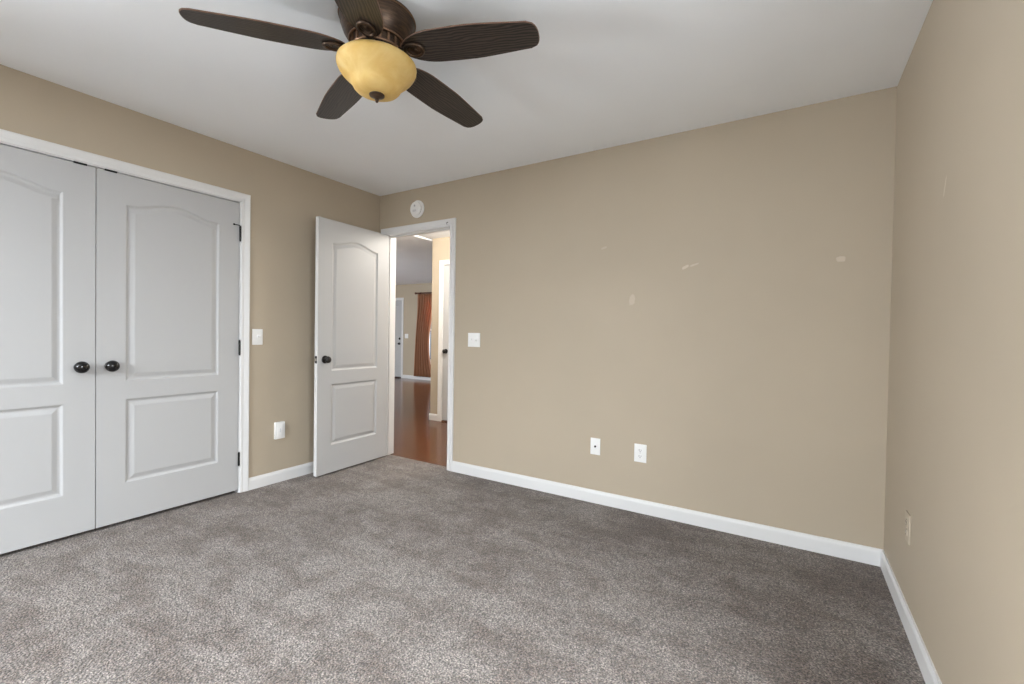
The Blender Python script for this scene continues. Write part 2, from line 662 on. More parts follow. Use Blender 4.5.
CW = 0.058
baseboard('baseboard_left', (0, CY1 + 0.006 + CW), (0, 0), (1, 0), 'white baseboard between the closet and the open door', m1=1)
baseboard('baseboard_left', (0, YF), (0, CY0 - 0.006 - CW), (1, 0), 'white baseboard left of the closet, outside the picture', m0=1)
baseboard('baseboard_back', (DX1 + 0.006 + CW, 0), (W, 0), (0, -1), 'long white baseboard under the patched tan wall', m1=1)
baseboard('baseboard_right', (W, 0), (W, YF), (-1, 0), 'white baseboard running to the bottom right corner', m0=1, m1=1)
baseboard('baseboard_front', (W, YF), (0, YF), (0, 1), 'white baseboard under the window behind the camera', m0=1, m1=1)
baseboard('baseboard_hall', (HXC - 0.013, HY), (H4X0 - 0.006 - CW, HY), (0, -1), 'short white baseboard at the hall corner', -0.006)
baseboard('baseboard_far', (D5X1 + 0.006 + CW, LY), (HXC, LY), (0, -1), 'white baseboard under the rust curtain', -0.006)
baseboard('baseboard_far_right', (HXC, LY), (HXC, HY - 0.013), (-1, 0), 'white baseboard round the hall corner', -0.006)

# ------------------------------------------------------------------ casings and jambs
CP = [(0, 0), (0, 0.009), (0.004, 0.0105), (0.016, 0.0105), (0.020, 0.0085), (0.026, 0.0105), (0.040, 0.014), (0.050, 0.016), (0.055, 0.0155), (0.058, 0.013), (0.058, 0)]


def casing(bm, T, x0, x1, zt, zb=0.0, four=False):
    """mitred moulding round an opening in a wall-local frame"""
    rings = []
    for q, d in CP:
        pts = [(x0 - q, zb - (q if four else 0)), (x0 - q, zt + q), (x1 + q, zt + q), (x1 + q, zb - (q if four else 0))]
        rings.append([bm.verts.new(T @ Vector((x, z, d))) for x, z in pts])
    n = len(CP)
    for a in range(n):
        b = (a + 1) % n
        for i in range(4 if four else 3):
            j = (i + 1) % 4
            bm.faces.new((rings[a][i], rings[a][j], rings[b][j], rings[b][i]))
    if not four:
        bm.faces.new([rg[0] for rg in rings])
        bm.faces.new([rg[3] for rg in rings][::-1])


def jamb(bm, T, x0, x1, zt, depth, stop=None, zb=0.0):
    t = JT
    box(bm, (x0 - t, zb, -depth), (x0, zt + t, -0.0005), T=T)
    box(bm, (x1, zb, -depth), (x1 + t, zt + t, -0.0005), T=T)
    box(bm, (x0, zt, -depth), (x1, zt + t, -0.0005), T=T)
    if stop:
        a, b = stop
        box(bm, (x0, zb, -b), (x0 + 0.010, zt, -a), 0.002, 1, T)
        box(bm, (x1 - 0.010, zb, -b), (x1, zt, -a), 0.002, 1, T)
        box(bm, (x0 + 0.010, zt - 0.010, -b), (x1 - 0.010, zt, -a), 0.002, 1, T)


bm = bmesh.new()
T = F_LEFT(0, 0)
casing(bm, T, CY0 - 0.006, CY1 + 0.006, CZ + 0.006)
jamb(bm, T, CY0, CY1, CZ, WT)
struct(finish('trim_1', bm, M_TRIM), 'white moulded casing round the closet double doors', 'door casing')

bm = bmesh.new()
T = F_BACK(0, 0)
casing(bm, T, DX0 - 0.006, DX1 + 0.006, DZ + 0.006)
jamb(bm, T, DX0, DX1, DZ, WT, (0.038, 0.075))
T2 = frame((0, WT, 0), (-1, 0, 0), (0, 0, 1), (0, 1, 0))
casing(bm, T2, -DX1 - 0.006, -DX0 + 0.006, DZ + 0.006)
struct(finish('trim_2', bm, M_TRIM), 'white moulded casing round the open bedroom doorway', 'door casing')

bm = bmesh.new()
T = F_BACK(0, 0, HY)
casing(bm, T, H4X0 - 0.006, H4X1 + 0.006, DZ + 0.006, -0.006)
jamb(bm, T, H4X0, H4X1, DZ, 0.09, None, -0.006)
struct(finish('trim_3', bm, M_TRIM), 'white casing of the hall door, just inside the doorway', 'door casing')

bm = bmesh.new()
T = F_BACK(0, 0, LY)
casing(bm, T, D5X0 - 0.006, D5X1 + 0.006, DZ - 0.05, -0.006)
jamb(bm, T, D5X0, D5X1, DZ - 0.056, 0.09, None, -0.006)
struct(finish('trim_4', bm, M_TRIM), 'white casing of the far front door left of the rust curtain', 'door casing')


# ------------------------------------------------------------------ moulded two-panel doors
def inset(poly, d):
    n = len(poly)
    out = []
    for i in range(n):
        p0, p1, p2 = Vector(poly[i - 1]), Vector(poly[i]), Vector(poly[(i + 1) % n])
        e1, e2 = (p1 - p0).normalized(), (p2 - p1).normalized()
        n1, n2 = Vector((-e1.y, e1.x)), Vector((-e2.y, e2.x))
        m = (n1 + n2)
        m = m / max(0.2, (1 + n1.dot(n2)))
        out.append(p1 + m * d)
    return out


PROF = [(0.0, 0.0), (0.004, -0.0018), (0.011, -0.0078), (0.015, -0.0092), (0.021, -0.0092), (0.025, -0.0083), (0.041, -0.0032), (0.046, -0.0022)]


def door_face(bm, T, w, h, low=(0.223, 0.720), upp=(0.826, 1.860), st=0.131, arch=0.048):
    """one face of the leaf, in local x (0..w), y (0..h); panels sunk along -z"""
    a, b = st, w - st
    l0, l1 = low
    u0, u1 = upp
    K = 28

    def az(t):
        s = 2 * t - 1                       # -1..1
        s = max(-1, min(1, s / 0.90))
        return u1 + arch * (0.5 + 0.5 * math.cos(PI * s)) ** 0.85

    top = [(a + (b - a) * i / K, az(i / K)) for i in range(K + 1)]
    P = lambda x, y, z=0.0: bm.verts.new(T @ Vector((x, y, z)))
    quad = lambda *c: bm.faces.new([P(*q) for q in c])
    quad((0, 0), (a, 0), (a, h), (0, h))
    quad((b, 0), (w, 0), (w, h), (b, h))
    quad((a, 0), (b, 0), (b, l0), (a, l0))
    quad((a, l1), (b, l1), (b, u0), (a, u0))
    for i in range(K):
        quad(top[i], top[i + 1], (top[i + 1][0], h), (top[i][0], h))
    for poly in ([(a, l0), (b, l0), (b, l1), (a, l1)], [(a, u0), (b, u0)] + top[::-1]):
        prev = None
        for d, z in PROF:
            q = inset(poly, d)
            ring = [P(v[0], v[1], z) for v in q]
            if prev:
                n = len(ring)
                for i in range(n):
                    j = (i + 1) % n
                    bm.faces.new((prev[i], prev[j], ring[j], ring[i]))
            prev = ring
        bm.faces.new(prev)


def door_leaf(name, w, h, t=0.035, parent=None):
    """leaf with x 0..w along its width, thickness 0..-t, front face at z-out = 0 (local Y = -out)"""
    bm = bmesh.new()
    TF = frame((0, 0, 0), (1, 0, 0), (0, 0, 1), (0, -1, 0))
    TB = frame((w, t, 0), (-1, 0, 0), (0, 0, 1), (0, 1, 0))
    door_face(bm, TF, w, h)
    door_face(bm, TB, w, h)
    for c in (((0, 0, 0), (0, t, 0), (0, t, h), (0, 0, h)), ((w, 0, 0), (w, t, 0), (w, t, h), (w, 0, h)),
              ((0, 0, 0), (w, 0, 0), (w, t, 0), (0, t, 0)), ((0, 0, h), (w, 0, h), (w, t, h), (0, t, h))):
        bm.faces.new([bm.verts.new(v) for v in c]).material_index = 1  # edges take lighter trim paint to stand in for light on them
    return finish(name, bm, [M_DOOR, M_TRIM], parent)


def knob(parent, x, z, out, m, R0=0.0275, ros=0.032, length=0.058, y0=0.0, name='doorknob'):
    """knob on a leaf: out = -1 on the front face, +1 on the back face"""
    T = frame((x, y0, z), (1, 0, 0), (0, 0, 1 if out < 0 else -1), (0, out, 0))
    bm = bmesh.new()
    prof = [(0.011, 0.004), (0.0105, length - 2 * R0 * 0.80)]
    c = length - R0 * 0.78
    for i in range(11):
        a = -PI / 2 + 0.35 + (PI - 0.35) * i / 10
        prof.append((max(0.0, R0 * math.cos(a)) if i < 10 else 0.0, c + R0 * 0.78 * math.sin(a)))
    lathe(bm, prof, 28, T)
    k = finish(name, bm, m, parent, True, 50)
    bm = bmesh.new()
    lathe(bm, [(0, 0), (ros, 0), (ros, 0.003), (ros * 0.93, 0.006), (ros * 0.6, 0.0085), (0.011, 0.0095), (0.0, 0.0095)], 28, T)
    finish('rosette', bm, m, k, True, 40)
    return k


def hinge(parent, x, y, z, h, m, leafdir=1, pin=False, r=0.0065):
    bm = bmesh.new()
    lathe(bm, [(0, -0.006), (0.004, -0.005), (r * 0.8, 0), (r, 0.001), (r, h - 0.001), (r * 0.8, h), (0.004, h + 0.005), (0, h + 0.006)], 14,
          Matrix.Translation((x, y, z)))
    for k in (0.2, 0.4, 0.6, 0.8):
        lathe(bm, [(r * 1.04, h * k - 0.0006), (r * 1.04, h * k + 0.0006)], 14, Matrix.Translation((x, y, z)))
    if pin:                                 # hinge-pin door stop with two small arms
        tube(bm, [(x, y, z + h + 0.004), (x - leafdir * 0.012, y - 0.012, z + h + 0.005), (x - leafdir * 0.048, y - 0.014, z + h + 0.005)], 0.0032)
        lathe(bm, [(0, 0), (0.006, 0), (0.006, 0.007), (0, 0.007)], 12,
              frame((x - leafdir * 0.048, y - 0.016, z + h + 0.005), (1, 0, 0), (0, 0, 1), (0, 1, 0)))
    return finish('hinge', bm, m, parent, True, 40)


LZ0 = 0.022
LEAFH = CZ - 0.006 - LZ0
mid = -2.0405
# closet doors: local x along world +y, front toward +x
wl = mid - 0.0022 - (CY0 + 0.003)
wr = (CY1 - 0.003) - (mid + 0.0022)
d1 = door_leaf('door_1', wl, LEAFH)
d1.location = (-0.001, CY0 + 0.003, LZ0)
d1.rotation_euler = (0, 0, R(90))
struct(d1, 'left leaf of the white closet doors, cut by the picture edge', 'door')
d2 = door_leaf('door_2', wr, LEAFH)
d2.location = (-0.001, mid + 0.0022, LZ0)
d2.rotation_euler = (0, 0, R(90))
struct(d2, 'right leaf of the white closet doors, black hinges on its right', 'door')
KZ = 0.940 - LZ0


def closet_knob(parent, x):
    T = frame((x, 0, KZ), (1, 0, 0), (0, 0, 1), (0, -1, 0))
    bm = bmesh.new()
    prof = [(0.010, 0.003), (0.009, 0.014)]
    for i in range(13):
        a = -1.15 + (PI / 2 + 1.15) * i / 12
        prof.append((0.0330 * math.cos(a) if i < 12 else 0.0, 0.034 + 0.026 * math.sin(a)))
    lathe(bm, prof, 32, T)
    k = finish('doorknob', bm, M_BLACK, parent, True, 60)
    bm = bmesh.new()
    lathe(bm, [(0, 0), (0.026, 0), (0.026, 0.002), (0.022, 0.005), (0.010, 0.006), (0, 0.006)], 28, T)
    finish('rosette', bm, M_BLACK, k, True, 40)


closet_knob(d1, wl - 0.065)
closet_knob(d2, 0.061)
for z, h, pin in ((1.787, 0.10, True), (0.984, 0.10, False), (0.198, 0.09, False)):
    hinge(d2, wr + 0.002, -0.006, z - LZ0, h, M_BLACK, 1, pin)
    hinge(d1, -0.002, -0.006, z - LZ0, h, M_BLACK, -1, False)
for par, x in ((d1, 2.078 - 2.132), (d2, None)):   # roller catches at the head
    bm = bmesh.new()
    xa = wl - 0.092 if x else 0.034
    box(bm, (xa, -0.008, LEAFH - 0.004), (xa + 0.055, 0.024, LEAFH + 0.0052), 0.001, 1)
    finish('catch_plate', bm, M_BLACK, par)

# bedroom door, swung open about its hinge beside the corner
PV = Vector((0.092, -0.009, 0))
DL = 0.754
DH = 2.042
DZ0 = 0.014
ang = -R(90 - 2.6)
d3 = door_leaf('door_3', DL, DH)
# local: x along leaf, back face (local y = t) is the one turned to the room
d3.location = (PV.x, PV.y, DZ0)
Tm = Matrix.Translation((PV.x, PV.y, DZ0)) @ Matrix.Rotation(ang, 4, 'Z') @ Matrix.Translation((0.003, 0.008, 0))
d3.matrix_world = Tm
struct(d3, 'open white two-panel bedroom door standing against the left wall', 'door')
kz = 0.935 - DZ0
kb = knob(d3, DL - 0.070, kz, 1, M_DARKM, y0=0.035)
kf = knob(d3, DL - 0.070, kz, -1, M_DARKM)
bm = bmesh.new()
box(bm, (DL - 0.0005, 0.006, kz - 0.029), (DL + 0.0015, 0.029, kz + 0.029), 0.0006, 1)
lp = finish('latch_plate', bm, M_DARKM, d3)
bm = bmesh.new()
box(bm, (DL, 0.010, kz - 0.010), (DL + 0.010, 0.025, kz + 0.010), 0.003, 2)
finish('latch_bolt', bm, M_STEEL, lp)
for z in (0.20, 0.98, 1.78):
    hinge(d3, -0.004, -0.004, z, 0.089, M_STEEL, 1, False, 0.0055)

# hall door (shut) and far front door (shut)
d4 = door_leaf('door_4', H4X1 - H4X0 - 0.006, DZ - 0.022)
d4.location = (H4X0 + 0.003, HY + 0.004, 0.016)
struct(d4, 'shut white hall door seen edge-on through the doorway', 'door')
knob(d4, 0.052, 0.925 - 0.016, -1, M_DARKM)
bm = bmesh.new()
box(bm, (0, -0.012, -0.0215), (H4X1 - H4X0 - 0.008, 0.06, -0.006), 0.003, 1)
finish('threshold', bm, plain('dark_wood_threshold', (0.05, 0.02, 0.012), 0.4), d4)

d5 = door_leaf('door_5', D5X1 - D5X0 - 0.006, DZ - 0.056 - 0.024)
d5.location = (D5X0 + 0.003, LY + 0.004, 0.018)
struct(d5, 'white front door of the far room, left of the rust curtain', 'door')
wd5 = D5X1 - D5X0 - 0.006
knob(d5, wd5 - 0.07, 0.88 - 0.018, -1, M_DARKM)
bm = bmesh.new()
T = frame((wd5 - 0.07, 0, 1.01 - 0.018), (1, 0, 0), (0, 0, 1), (0, -1, 0))
lathe(bm, [(0, 0), (0.03, 0), (0.03, 0.006), (0.022, 0.014), (0, 0.014)], 24, T)
box(bm, (-0.005, -0.016, 0.012), (0.005, 0.016, 0.026), 0.002, 1, T)
finish('deadbolt', bm, M_DARKM, d5, True)
bm = bmesh.new()
box(bm, (0, -0.07, -0.0235), (wd5, 0.06, -0.004), 0.004, 1)
finish('threshold', bm, plain('dark_bronze_threshold', (0.04, 0.018, 0.012), 0.4), d5)


# ------------------------------------------------------------------ windows
def window(idx, T, x0, x1, z0, z1, label, depth=0.1):
    bm = bmesh.new()
    casing(bm, T, x0, x1, z1, z0, four=True)
    t = 0.03
    box(bm, (x0, z0, -depth), (x0 + t, z1, -0.001), T=T)
    box(bm, (x1 - t, z0, -depth), (x1, z1, -0.001), T=T)
    box(bm, (x0, z1 - t, -depth), (x1, z1, -0.001), T=T)
    box(bm, (x0, z0, -depth), (x1, z0 + t, -0.001), T=T)
    w = struct(finish('window_%d' % idx, bm, M_TRIM), label, 'window')
    zm = (z0 + z1) / 2
    for a, b, dep in ((z0 + t, zm + 0.02, -0.05), (zm - 0.02, z1 - t, -0.085)):
        bm = bmesh.new()
        s = 0.035
        box(bm, (x0 + t, a, dep), (x0 + t + s, b, dep + 0.03), T=T)
        box(bm, (x1 - t - s, a, dep), (x1 - t, b, dep + 0.03), T=T)
        box(bm, (x0 + t + s, a, dep), (x1 - t - s, a + s, dep + 0.03), T=T)
        box(bm, (x0 + t + s, b - s, dep), (x1 - t - s, b, dep + 0.03), T=T)
        sa = finish('sash', bm, M_TRIM, w)
        bm = bmesh.new()
        box(bm, (x0 + t + s, a + s, dep + 0.013), (x1 - t - s, b - s, dep + 0.017), T=T)
        finish('pane', bm, M_GLASS, sa)
    return w


window(1, F_FRONT(0, 0), -FX1, -FX0, WZ0, WZ1, 'white double-hung window behind the camera')
window(3, F_RIGHT(0, 0), -RW1, -RW0, WZ0, WZ1, 'added unseen white double-hung window in the right wall beside the camera')
window(4, F_LEFT(0, 0), LW0, LW1, WZ0, WZ1, 'added unseen white double-hung window in the left wall behind the camera')
window(5, frame((0, WT, 0), (-1, 0, 0), (0, 0, 1), (0, 1, 0)), -BW1, -BW0, 0.6, 2.05, 'added unseen far room window behind the bedroom closet wall', WT)
window(2, F_BACK(0, 0, LY), LWX0, LWX1, LWZ0, LWZ1, 'far window behind the rust curtain', 0.12)


# ------------------------------------------------------------------ wall plates
def plate(bm, w, h, T, t=0.006):
    box(bm, (-w / 2, -h / 2, 0), (w / 2, h / 2, t), 0.0022, 2, T)


def toggle_switch(name, T, w, xs, label, cat, h=0.115):
    bm = bmesh.new()
    plate(bm, w, h, T)
    o = finish(name, bm, M_PLATE, None, True, 40)
    setp(o, label, cat, 'white switch plates on the walls')
    for i, x in enumerate(xs):
        bm = bmesh.new()
        box(bm, (x - 0.006, -0.012, 0.005), (x + 0.006, 0.012, 0.0075), 0.0008, 1, T)
        TT = T @ Matrix.Translation((x, 0, 0.006)) @ Matrix.Rotation(R(-28 if i % 2 == 0 else 28), 4, 'X')
        box(bm, (-0.0042, -0.006, 0), (0.0042, 0.006, 0.015), 0.0015, 2, TT)
        tg = finish('toggle', bm, M_PLATE, o, True, 40)
        for s in (-0.030, 0.030):
            bm = bmesh.new()
            lathe(bm, [(0.0032, 0.0055), (0.003, 0.0068), (0, 0.0072)], 12, T @ Matrix.Translation((x, s, 0)))
            finish('screw', bm, M_PLATE, o, True, 40)
    return o


toggle_switch('light_switch', F_LEFT(-1.141, 1.110), 0.076, (0.004,), 'white single toggle switch plate right of the closet casing', 'light switch')
toggle_switch('light_switch', F_BACK(1.124, 1.109), 0.120, (-0.023, 0.023), 'white two-toggle switch plate right of the open doorway', 'light switch', 0.114)
toggle_switch('light_switch', F_BACK(-5.08, 1.08, LY), 0.115, (-0.023, 0.023), 'tiny white switch plate between far front door and rust curtain', 'light switch')


def duplex(name, T, label, m=M_PLATE, w=0.074, h=0.118):
    bm = bmesh.new()
    plate(bm, w, h, T)
    o = finish(name, bm, m, None, True, 40)
    setp(o, label, 'outlet', 'duplex outlets low on the walls')
    for s in (-0.0195, 0.0195):
        bm = bmesh.new()
        t = bmesh.new()
        pts = []
        for k in range(32):
            a = 2 * PI * k / 32
            pts.append((0.0172 * math.cos(a), max(-0.0125, min(0.0125, 0.0172 * math.sin(a)))))
        lo = [t.verts.new((x, y + s, 0.005)) for x, y in pts]
        hi = [t.verts.new((x * 0.97, y * 0.97 + s, 0.0085)) for x, y in pts]
        for k in range(32):
            t.faces.new((lo[k], lo[(k + 1) % 32], hi[(k + 1) % 32], hi[k]))
        t.faces.new(hi)
        put(bm, t, T)
        f = finish('receptacle', bm, m, o, True, 40)
        bm = bmesh.new()
        box(bm, (-0.0078, s - 0.003, 0.008), (-0.0052, s + 0.007, 0.0092), T=T)
        box(bm, (0.0052, s - 0.002, 0.008), (0.0078, s + 0.006, 0.0092), T=T)
        lathe(bm, [(0.0028, 0.008), (0.0028, 0.0092), (0, 0.0092)], 12, T @ Matrix.Translation((0, s - 0.0085, 0)))
        finish('slot', bm, M_SLOT, f)
    bm = bmesh.new()
    lathe(bm, [(0.0034, 0.0055), (0.003, 0.007), (0, 0.0075)], 12, T)
    finish('screw', bm, M_STEEL if m is M_PLATE else m, o, True, 40)
    return o


duplex('electrical_outlet', F_BACK(2.494, 0.392), 'white duplex outlet on the patched tan wall, right of the cable jack', M_PLATE, 0.080, 0.118)
duplex('electrical_outlet', F_RIGHT(-0.545, 0.395), 'tan outlet seen nearly edge-on, low on the right wall', M_IVORY)

T = F_BACK(2.182, 0.392)
bm = bmesh.new()
plate(bm, 0.070, 0.114, T)
o = setp(finish('cable_jack', bm, M_PLATE, None, True, 40), 'white wall plate with one dark cable socket, left of duplex outlet', 'cable jack')
bm = bmesh.new()
lathe(bm, [(0.0075, 0.005), (0.0075, 0.008), (0.0062, 0.0085), (0.0050, 0.0085), (0.0050, 0.015), (0.0015, 0.015), (0.0015, 0.010), (0, 0.010)], 18, T)
finish('socket', bm, M_DARKM, o, True, 40)
for s in (-0.042, 0.042):
    bm = bmesh.new()
    lathe(bm, [(0.0032, 0.0055), (0.003, 0.0068), (0, 0.0072)], 12, T @ Matrix.Translation((0, s, 0)))
    finish('screw', bm, M_PLATE, o, True, 40)

# deep white plate low on the left wall
T = F_LEFT(-0.972, 0.398)
bm = bmesh.new()
box(bm, (-0.038, -0.064, 0), (0.038, 0.064, 0.020), 0.003, 2, T)
o = setp(finish('wall_plate_box', bm, M_PLATE, None, True, 40), 'thick white wall plate low between the closet and the open door', 'wall plate')
bm = bmesh.new()
box(bm, (-0.0235, -0.047, 0.0190), (0.0235, 0.047, 0.0222), 0.0012, 2, T)
pd = finish('insert', bm, M_PLATE, o, True, 40)
bm = bmesh.new()
box(bm, (-0.004, -0.014, 0.0215), (0.004, 0.014, 0.0238), 0.0008, 1, T)
finish('button', bm, plain('grey_plastic', (0.6, 0.6, 0.62), 0.4), pd)

# ------------------------------------------------------------------ smoke detector
T = F_BACK(0.483, 2.254)
bm = bmesh.new()
lathe(bm, [(0, 0), (0.076, 0), (0.077, 0.003), (0.077, 0.010), (0.072, 0.013), (0.0, 0.013)], 48, T)
sd = setp(finish('smoke_detector', bm, M_PLATE, None, True, 40), 'round white smoke detector on the wall above the doorway', 'smoke detector')
bm = bmesh.new()
lathe(bm, [(0.056, 0.012), (0.0555, 0.022)], 48, T)
finish('vent_gap', bm, plain('vent_gap_shade', (0.16, 0.16, 0.165), 0.6), sd, True)  # shade of the gap put into a dark grey ring
bm = bmesh.new()
lathe(bm, [(0.050, 0.020), (0.060, 0.020), (0.062, 0.022), (0.060, 0.034), (0.054, 0.040), (0.030, 0.042), (0, 0.0425)], 48, T)
for k in range(16):
    a = 2 * PI * k / 16
    TT = T @ Matrix.Rotation(a, 4, 'Z')
    box(bm, (0.0562, -0.002, 0.0125), (0.0595, 0.002, 0.0205), T=TT)
cv = finish('cover', bm, M_PLATE, sd, True, 35)
bm = bmesh.new()
lathe(bm, [(0.009, 0.041), (0.009, 0.0435), (0, 0.044)], 20, T @ Matrix.Translation((0.0, 0.022, 0)))
finish('test_button', bm, plain('pale_grey_plastic', (0.45, 0.46, 0.48), 0.4), cv, True, 40)
bm = bmesh.new()
for k in range(5):
    box(bm, (-0.022 + k * 0.009, -0.030, 0.0405), (-0.018 + k * 0.009, -0.012, 0.0428), T=T)
finish('sounder_slots', bm, plain('grey_slot', (0.5, 0.5, 0.52), 0.5), cv)

# small dark hook on the head casing
T = F_BACK(0.835, 2.095)
bm = bmesh.new()
lathe(bm, [(0, 0.009), (0.0045, 0.010), (0.0045, 0.012), (0.002, 0.013), (0.002, 0.020)], 12, T)
tube(bm, [(0, 0, 0.018), (0, -0.004, 0.026), (0, -0.013, 0.027), (0, -0.018, 0.020), (0, -0.014, 0.015)], 0.002, 8, T)
setp(finish('cup_hook', bm, M_DARKM, None, True), 'tiny dark cup hook in the top right of the doorway casing', 'hook')

# ------------------------------------------------------------------ ceiling fan
FC = Vector((1.854, -1.676, 0))
fan = empty('ceiling_fan', (FC.x, FC.y, H), 0, 'five-blade dark oak and bronze ceiling fan with amber glass bowl', 'ceiling fan')
Z = lambda z: z - H
bm = bmesh.new()
lathe(bm, [(0, Z(2.44)), (0.149, Z(2.44)), (0.151, Z(2.436)), (0.150, Z(2.428)), (0.147, Z(2.422)), (0.146, Z(2.405)), (0.142, Z(2.393)), (0.135, Z(2.374)),
           (0.125, Z(2.357)), (0.116, Z(2.346)), (0.110, Z(2.340)), (0.09, Z(2.340)), (0, Z(2.340))], 64)
hs = finish('motor_housing', bm, M_BRONZE, fan, True, 40)
bm = bmesh.new()
torus(bm, 0.150, 0.0035, Matrix.Translation((0, 0, Z(2.431))), 64)
finish('rim_band', bm, M_COPPER, hs, True)
bm = bmesh.new()
torus(bm, 0.1095, 0.0045, Matrix.Translation((0, 0, Z(2.339))), 64)
torus(bm, 0.1030, 0.0045, Matrix.Translation((0, 0, Z(2.300))), 64)
for k in range(20):
    TT = Matrix.Rotation(2 * PI * k / 20, 4, 'Z')
    box(bm, (0.095, -0.0035, Z(2.336)), (0.1055, 0.0035, Z(2.303)), 0.001, 1, TT)
vb = finish('vent_band', bm, [M_COPPER], fan, True, 40)
bm = bmesh.new()
lathe(bm, [(0, Z(2.341)), (0.101, Z(2.341)), (0.099, Z(2.298)), (0, Z(2.298))], 64)
finish('vent_slots', bm, M_BRONZE, vb, True, 40)
bm = bmesh.new()
lathe(bm, [(0.099, Z(2.299)), (0.092, Z(2.288)), (0.076, Z(2.284)), (0.070, Z(2.276)), (0.070, Z(2.252)), (0.05, Z(2.25)), (0, Z(2.25))], 48)
finish('flywheel', bm, M_FANDARK, fan, True, 40)
bm = bmesh.new()
BZ = -0.006
prof = [(0.120, 2.2655), (0.138, 2.2675), (0.150, 2.2655), (0.1565, 2.260), (0.1585, 2.252), (0.1575, 2.243), (0.153, 2.231), (0.145, 2.219), (0.134, 2.207),
        (0.122, 2.1965), (0.112, 2.188), (0.104, 2.179), (0.0985, 2.170), (0.093, 2.160), (0.084, 2.151), (0.070, 2.1445), (0.050, 2.1395), (0.030, 2.137), (0.0, 2.136)]
inner = [(max(0, r - 0.004), z + 0.004) for r, z in prof][::-1]
lathe(bm, [(r, Z(z) + BZ) for r, z in prof + inner], 64)
gb = finish('glass_bowl', bm, M_BOWL, fan, True, 60)
bm = bmesh.new()
fz = 2.136 + BZ
lathe(bm, [(0.0, Z(fz + 0.004)), (0.026, Z(fz + 0.003)), (0.031, Z(fz)), (0.030, Z(fz - 0.004)), (0.022, Z(fz - 0.008)), (0.012, Z(fz - 0.012)), (0.008, Z(fz - 0.016)),
           (0.0085, Z(fz - 0.019)), (0.006, Z(fz - 0.023)), (0.0065, Z(fz - 0.026)), (0.004, Z(fz - 0.030)), (0, Z(fz - 0.031))], 28)
finish('finial', bm, M_BRONZE, gb, True, 40)
bm = bmesh.new()
lathe(bm, [(0.0, Z(2.252)), (0.118, Z(2.2535)), (0.126, Z(2.2555)), (0.126, Z(2.260)), (0.06, Z(2.262)), (0, Z(2.262))], 48)
finish('bowl_fitter', bm, M_FANDARK, fan, True, 40)

BL0, BL1, BW = 0.112, 0.675, 0.0815


def half_width(s):
    w = BW * (0.90 + 0.10 * math.sin(PI * min(1, max(0, (s - 0.05) / 0.85)))) - 0.014 * max(0, s - 0.55) / 0.45
    if s < 0.24:
        q = 1 - s / 0.24
        w *= math.sqrt(max(0, 1 - q ** 2.2)) * (0.93 + 0.07 * s / 0.24)
    return w


def blade_mesh():
    bm = bmesh.new()
    ss = [0.0, 0.004, 0.012, 0.025, 0.04, 0.06, 0.085, 0.115, 0.15, 0.19, 0.24] + [0.24 + 0.69 * i / 12 for i in range(1, 13)]
    L = BL1 - BL0
    up_, lo_ = [], []
    for s in ss:
        w = half_width(s)
        up_.append((BL0 + s * L, w))
        lo_.append((BL0 + s * L, -w))
    # tip: clipped corners and a shallow arc
    wt = half_width(0.93)
    tip = []
    for k in range(0, 13):
        t = -1 + 2 * k / 12
        f = abs(t)
        x = 0.93 + 0.07 * (1 - f ** 2.6) ** 0.55
        tip.append((BL0 + x * L, -t * wt * (1.0 if f < 0.999 else 1.0)))
    outline = up_[:-1] + tip + lo_[::-1][1:]
    t0 = 0.006
    cleaned = []
    for q in outline:
        if not cleaned or (Vector(q) - Vector(cleaned[-1])).length > 1e-5:
            cleaned.append(q)
    if (Vector(cleaned[0]) - Vector(cleaned[-1])).length < 1e-5:
        cleaned.pop()
    ins = inset(cleaned[::-1], 0.002)[::-1]
    rows = [[(x, y, -t0 / 2) for x, y in ins], [(x, y, -t0 / 2 + 0.0015) for x, y in cleaned],
            [(x, y, t0 / 2 - 0.0015) for x, y in cleaned], [(x, y, t0 / 2) for x, y in ins]]
    V = [[bm.verts.new(p) for p in row] for row in rows]
    n = len(cleaned)
    for a, b in zip(V, V[1:]):
        for i in range(n):
            bm.faces.new((a[i], a[(i + 1) % n], b[(i + 1) % n], b[i]))
    bm.faces.new(V[0])
    bm.faces.new(V[-1])
    bm.normal_update()
    for f in bm.faces:                       # rim of the blade: lighter colour stands in for light on the edge
        f.material_index = 0 if abs(f.normal.z) > 0.9 else 1
    return bm


def bracket_mesh():
    bm = bmesh.new()
    # curved arm from the flywheel out under the blade, ending in an open oval medallion
    pts = [(0.080, 0, 0.008), (0.100, 0, 0.002), (0.118, 0, -0.006), (0.135, 0, -0.008)]
    for y in (-0.010, 0.010):
        tube(bm, [(x, y * (1 + (x - 0.08) * 6), z) for x, _, z in pts], 0.0048, 10)
    torus(bm, 0.030, 0.0062, Matrix.Translation((0.166, 0, -0.0075)) @ Matrix.Diagonal((1.25, 1, 1, 1)), 40, 10)
    torus(bm, 0.0185, 0.0030, Matrix.Translation((0.166, 0, -0.0055)) @ Matrix.Diagonal((1.25, 1, 1, 1)), 36, 8)
    lathe(bm, [(0, -0.010), (0.005, -0.0095), (0.007, -0.006), (0.007, 0.0)], 16, Matrix.Translation((0.176, 0, 0)))
    lathe(bm, [(0, -0.0065), (0.024, -0.006), (0.028, -0.003)], 28, Matrix.Translation((0.166, 0, 0)) @ Matrix.Diagonal((1.2, 1, 1, 1)))
    return bm


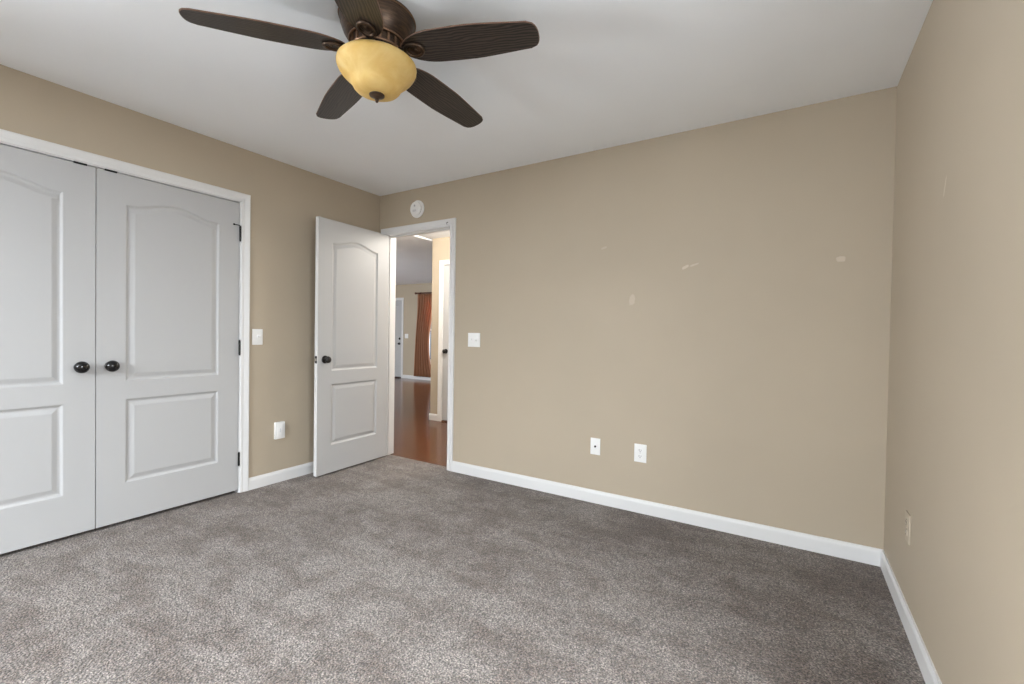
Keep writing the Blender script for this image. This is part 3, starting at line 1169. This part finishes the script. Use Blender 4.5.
tilt = R(-10)
proto_b = finish('blade', blade_mesh(), [M_BLADE, plain('lit_blade_edge', (0.13, 0.07, 0.045), 0.5)], fan, True, 30)
proto_k = finish('blade_bracket', bracket_mesh(), M_BRONZE, proto_b, True, 40)
for k in range(5):
    if k == 0:
        b, kk = proto_b, proto_k
    else:
        b, kk = proto_b.copy(), proto_k.copy()
        COL.objects.link(b)
        COL.objects.link(kk)
        b.parent = fan
        kk.parent = b
    a = R(17.04) + k * 2 * PI / 5
    b.matrix_parent_inverse = Matrix()
    b.matrix_local = Matrix.Translation((0, 0, Z(2.3016))) @ Matrix.Rotation(a, 4, 'Z') @ Matrix.Rotation(R(2.1), 4, 'Y') @ Matrix.Rotation(tilt, 4, 'X')

# ------------------------------------------------------------------ rust curtain in the far room
rod = empty('curtain_rod', (-3.7, LY - 0.07, 2.155), 0, 'dark wooden curtain rod above the rust curtain in far room', 'curtain rod')
bm = bmesh.new()
tube(bm, [(-0.98, 0, 0), (0.98, 0, 0)], 0.014, 14)
finish('pole', bm, plain('dark_red_wood_rod', (0.09, 0.025, 0.012), 0.4), rod, True, 40)
for s in (-1, 1):
    bm = bmesh.new()
    lathe(bm, [(0.013, 0.97), (0.020, 0.975), (0.020, 0.985), (0.014, 0.99), (0.024, 1.005), (0.028, 1.02), (0.02, 1.035), (0, 1.04)], 18,
          Matrix.Rotation(R(90) * s, 4, 'Y'))
    finish('finial', bm, bpy.data.materials['dark_red_wood_rod'], rod, True, 40)
    bm = bmesh.new()
    box(bm, (0.90 * s - 0.012, -0.008, -0.02), (0.90 * s + 0.012, 0.0695, -0.012), 0.002, 1)
    box(bm, (0.90 * s - 0.015, 0.060, -0.05), (0.90 * s + 0.015, 0.0695, 0.03), 0.002, 1)
    finish('bracket', bm, M_DARKM, rod)


def curtain(x0, x1, z0, z1, y, flip):
    """pleated panel; one edge hangs nearly straight, the other is drawn in below mid height"""
    bm = bmesh.new()
    nx, nz = 96, 30
    V = []
    for j in range(nz + 1):
        q = j / nz
        z = z0 + (z1 - z0) * q
        row = []
        for i in range(nx + 1):
            t = i / nx
            left = x0 - 0.10 * (1 - q) ** 1.5
            right = x1 - 0.17 * math.sin(PI * min(1, max(0, (0.85 - q) / 0.85))) ** 0.8
            ph = t * 2 * PI * 7 + 0.5 * math.sin(q * 3 + t * 5)
            amp = 0.020 + 0.022 * (1 - q)
            row.append(bm.verts.new((left + (right - left) * t + 0.006 * math.cos(ph * 1.0), y + amp * math.sin(ph) + 0.008 * math.sin(ph * 2 + 1), z)))
        V.append(row)
    for j in range(nz):
        for i in range(nx):
            bm.faces.new((V[j][i], V[j][i + 1], V[j + 1][i + 1], V[j + 1][i]))
    o = finish('curtain', bm, M_CURTAIN, None, True, 80)
    s = o.modifiers.new('cloth_thickness', 'SOLIDIFY')
    s.thickness = 0.003
    return o


c1 = curtain(-4.66, -4.08, 0.085, 2.132, LY - 0.075, False)
setp(c1, 'rust orange pleated curtain hanging in the far room beyond the doorway', 'curtain')

# ------------------------------------------------------------------ hall ceiling light, out of view; second one added to brighten the open door
for lx, ly, lab, en in ((-0.20, 0.50, 'round flush hall ceiling light nearer the far room, hidden above the doorway', 58),
                        (0.95, 0.85, 'added fill light as a round flush fixture at the inner end of the hall, out of view', 62)):
    hl = empty('ceiling_light_and_fill', (lx, ly, H - 0.015), 0, lab, 'ceiling light', 'flush lights on the hall ceiling')
    bm = bmesh.new()
    lathe(bm, [(0, 0), (0.14, 0), (0.14, -0.015), (0.13, -0.022), (0, -0.022)], 40)
    finish('base', bm, M_TRIM, hl, True, 40)
    pl = bpy.data.lights.new('hall_lamp_and_fill', 'POINT')
    pl.energy = en
    pl.color = (1.0, 0.95, 0.87)
    pl.shadow_soft_size = 0.06 if lx < 0 else 0.24
    po = bpy.data.objects.new('hall_lamp_and_fill', pl)
    po.location = (lx, ly, 2.31 if lx < 0 else 2.14)
    COL.objects.link(po)
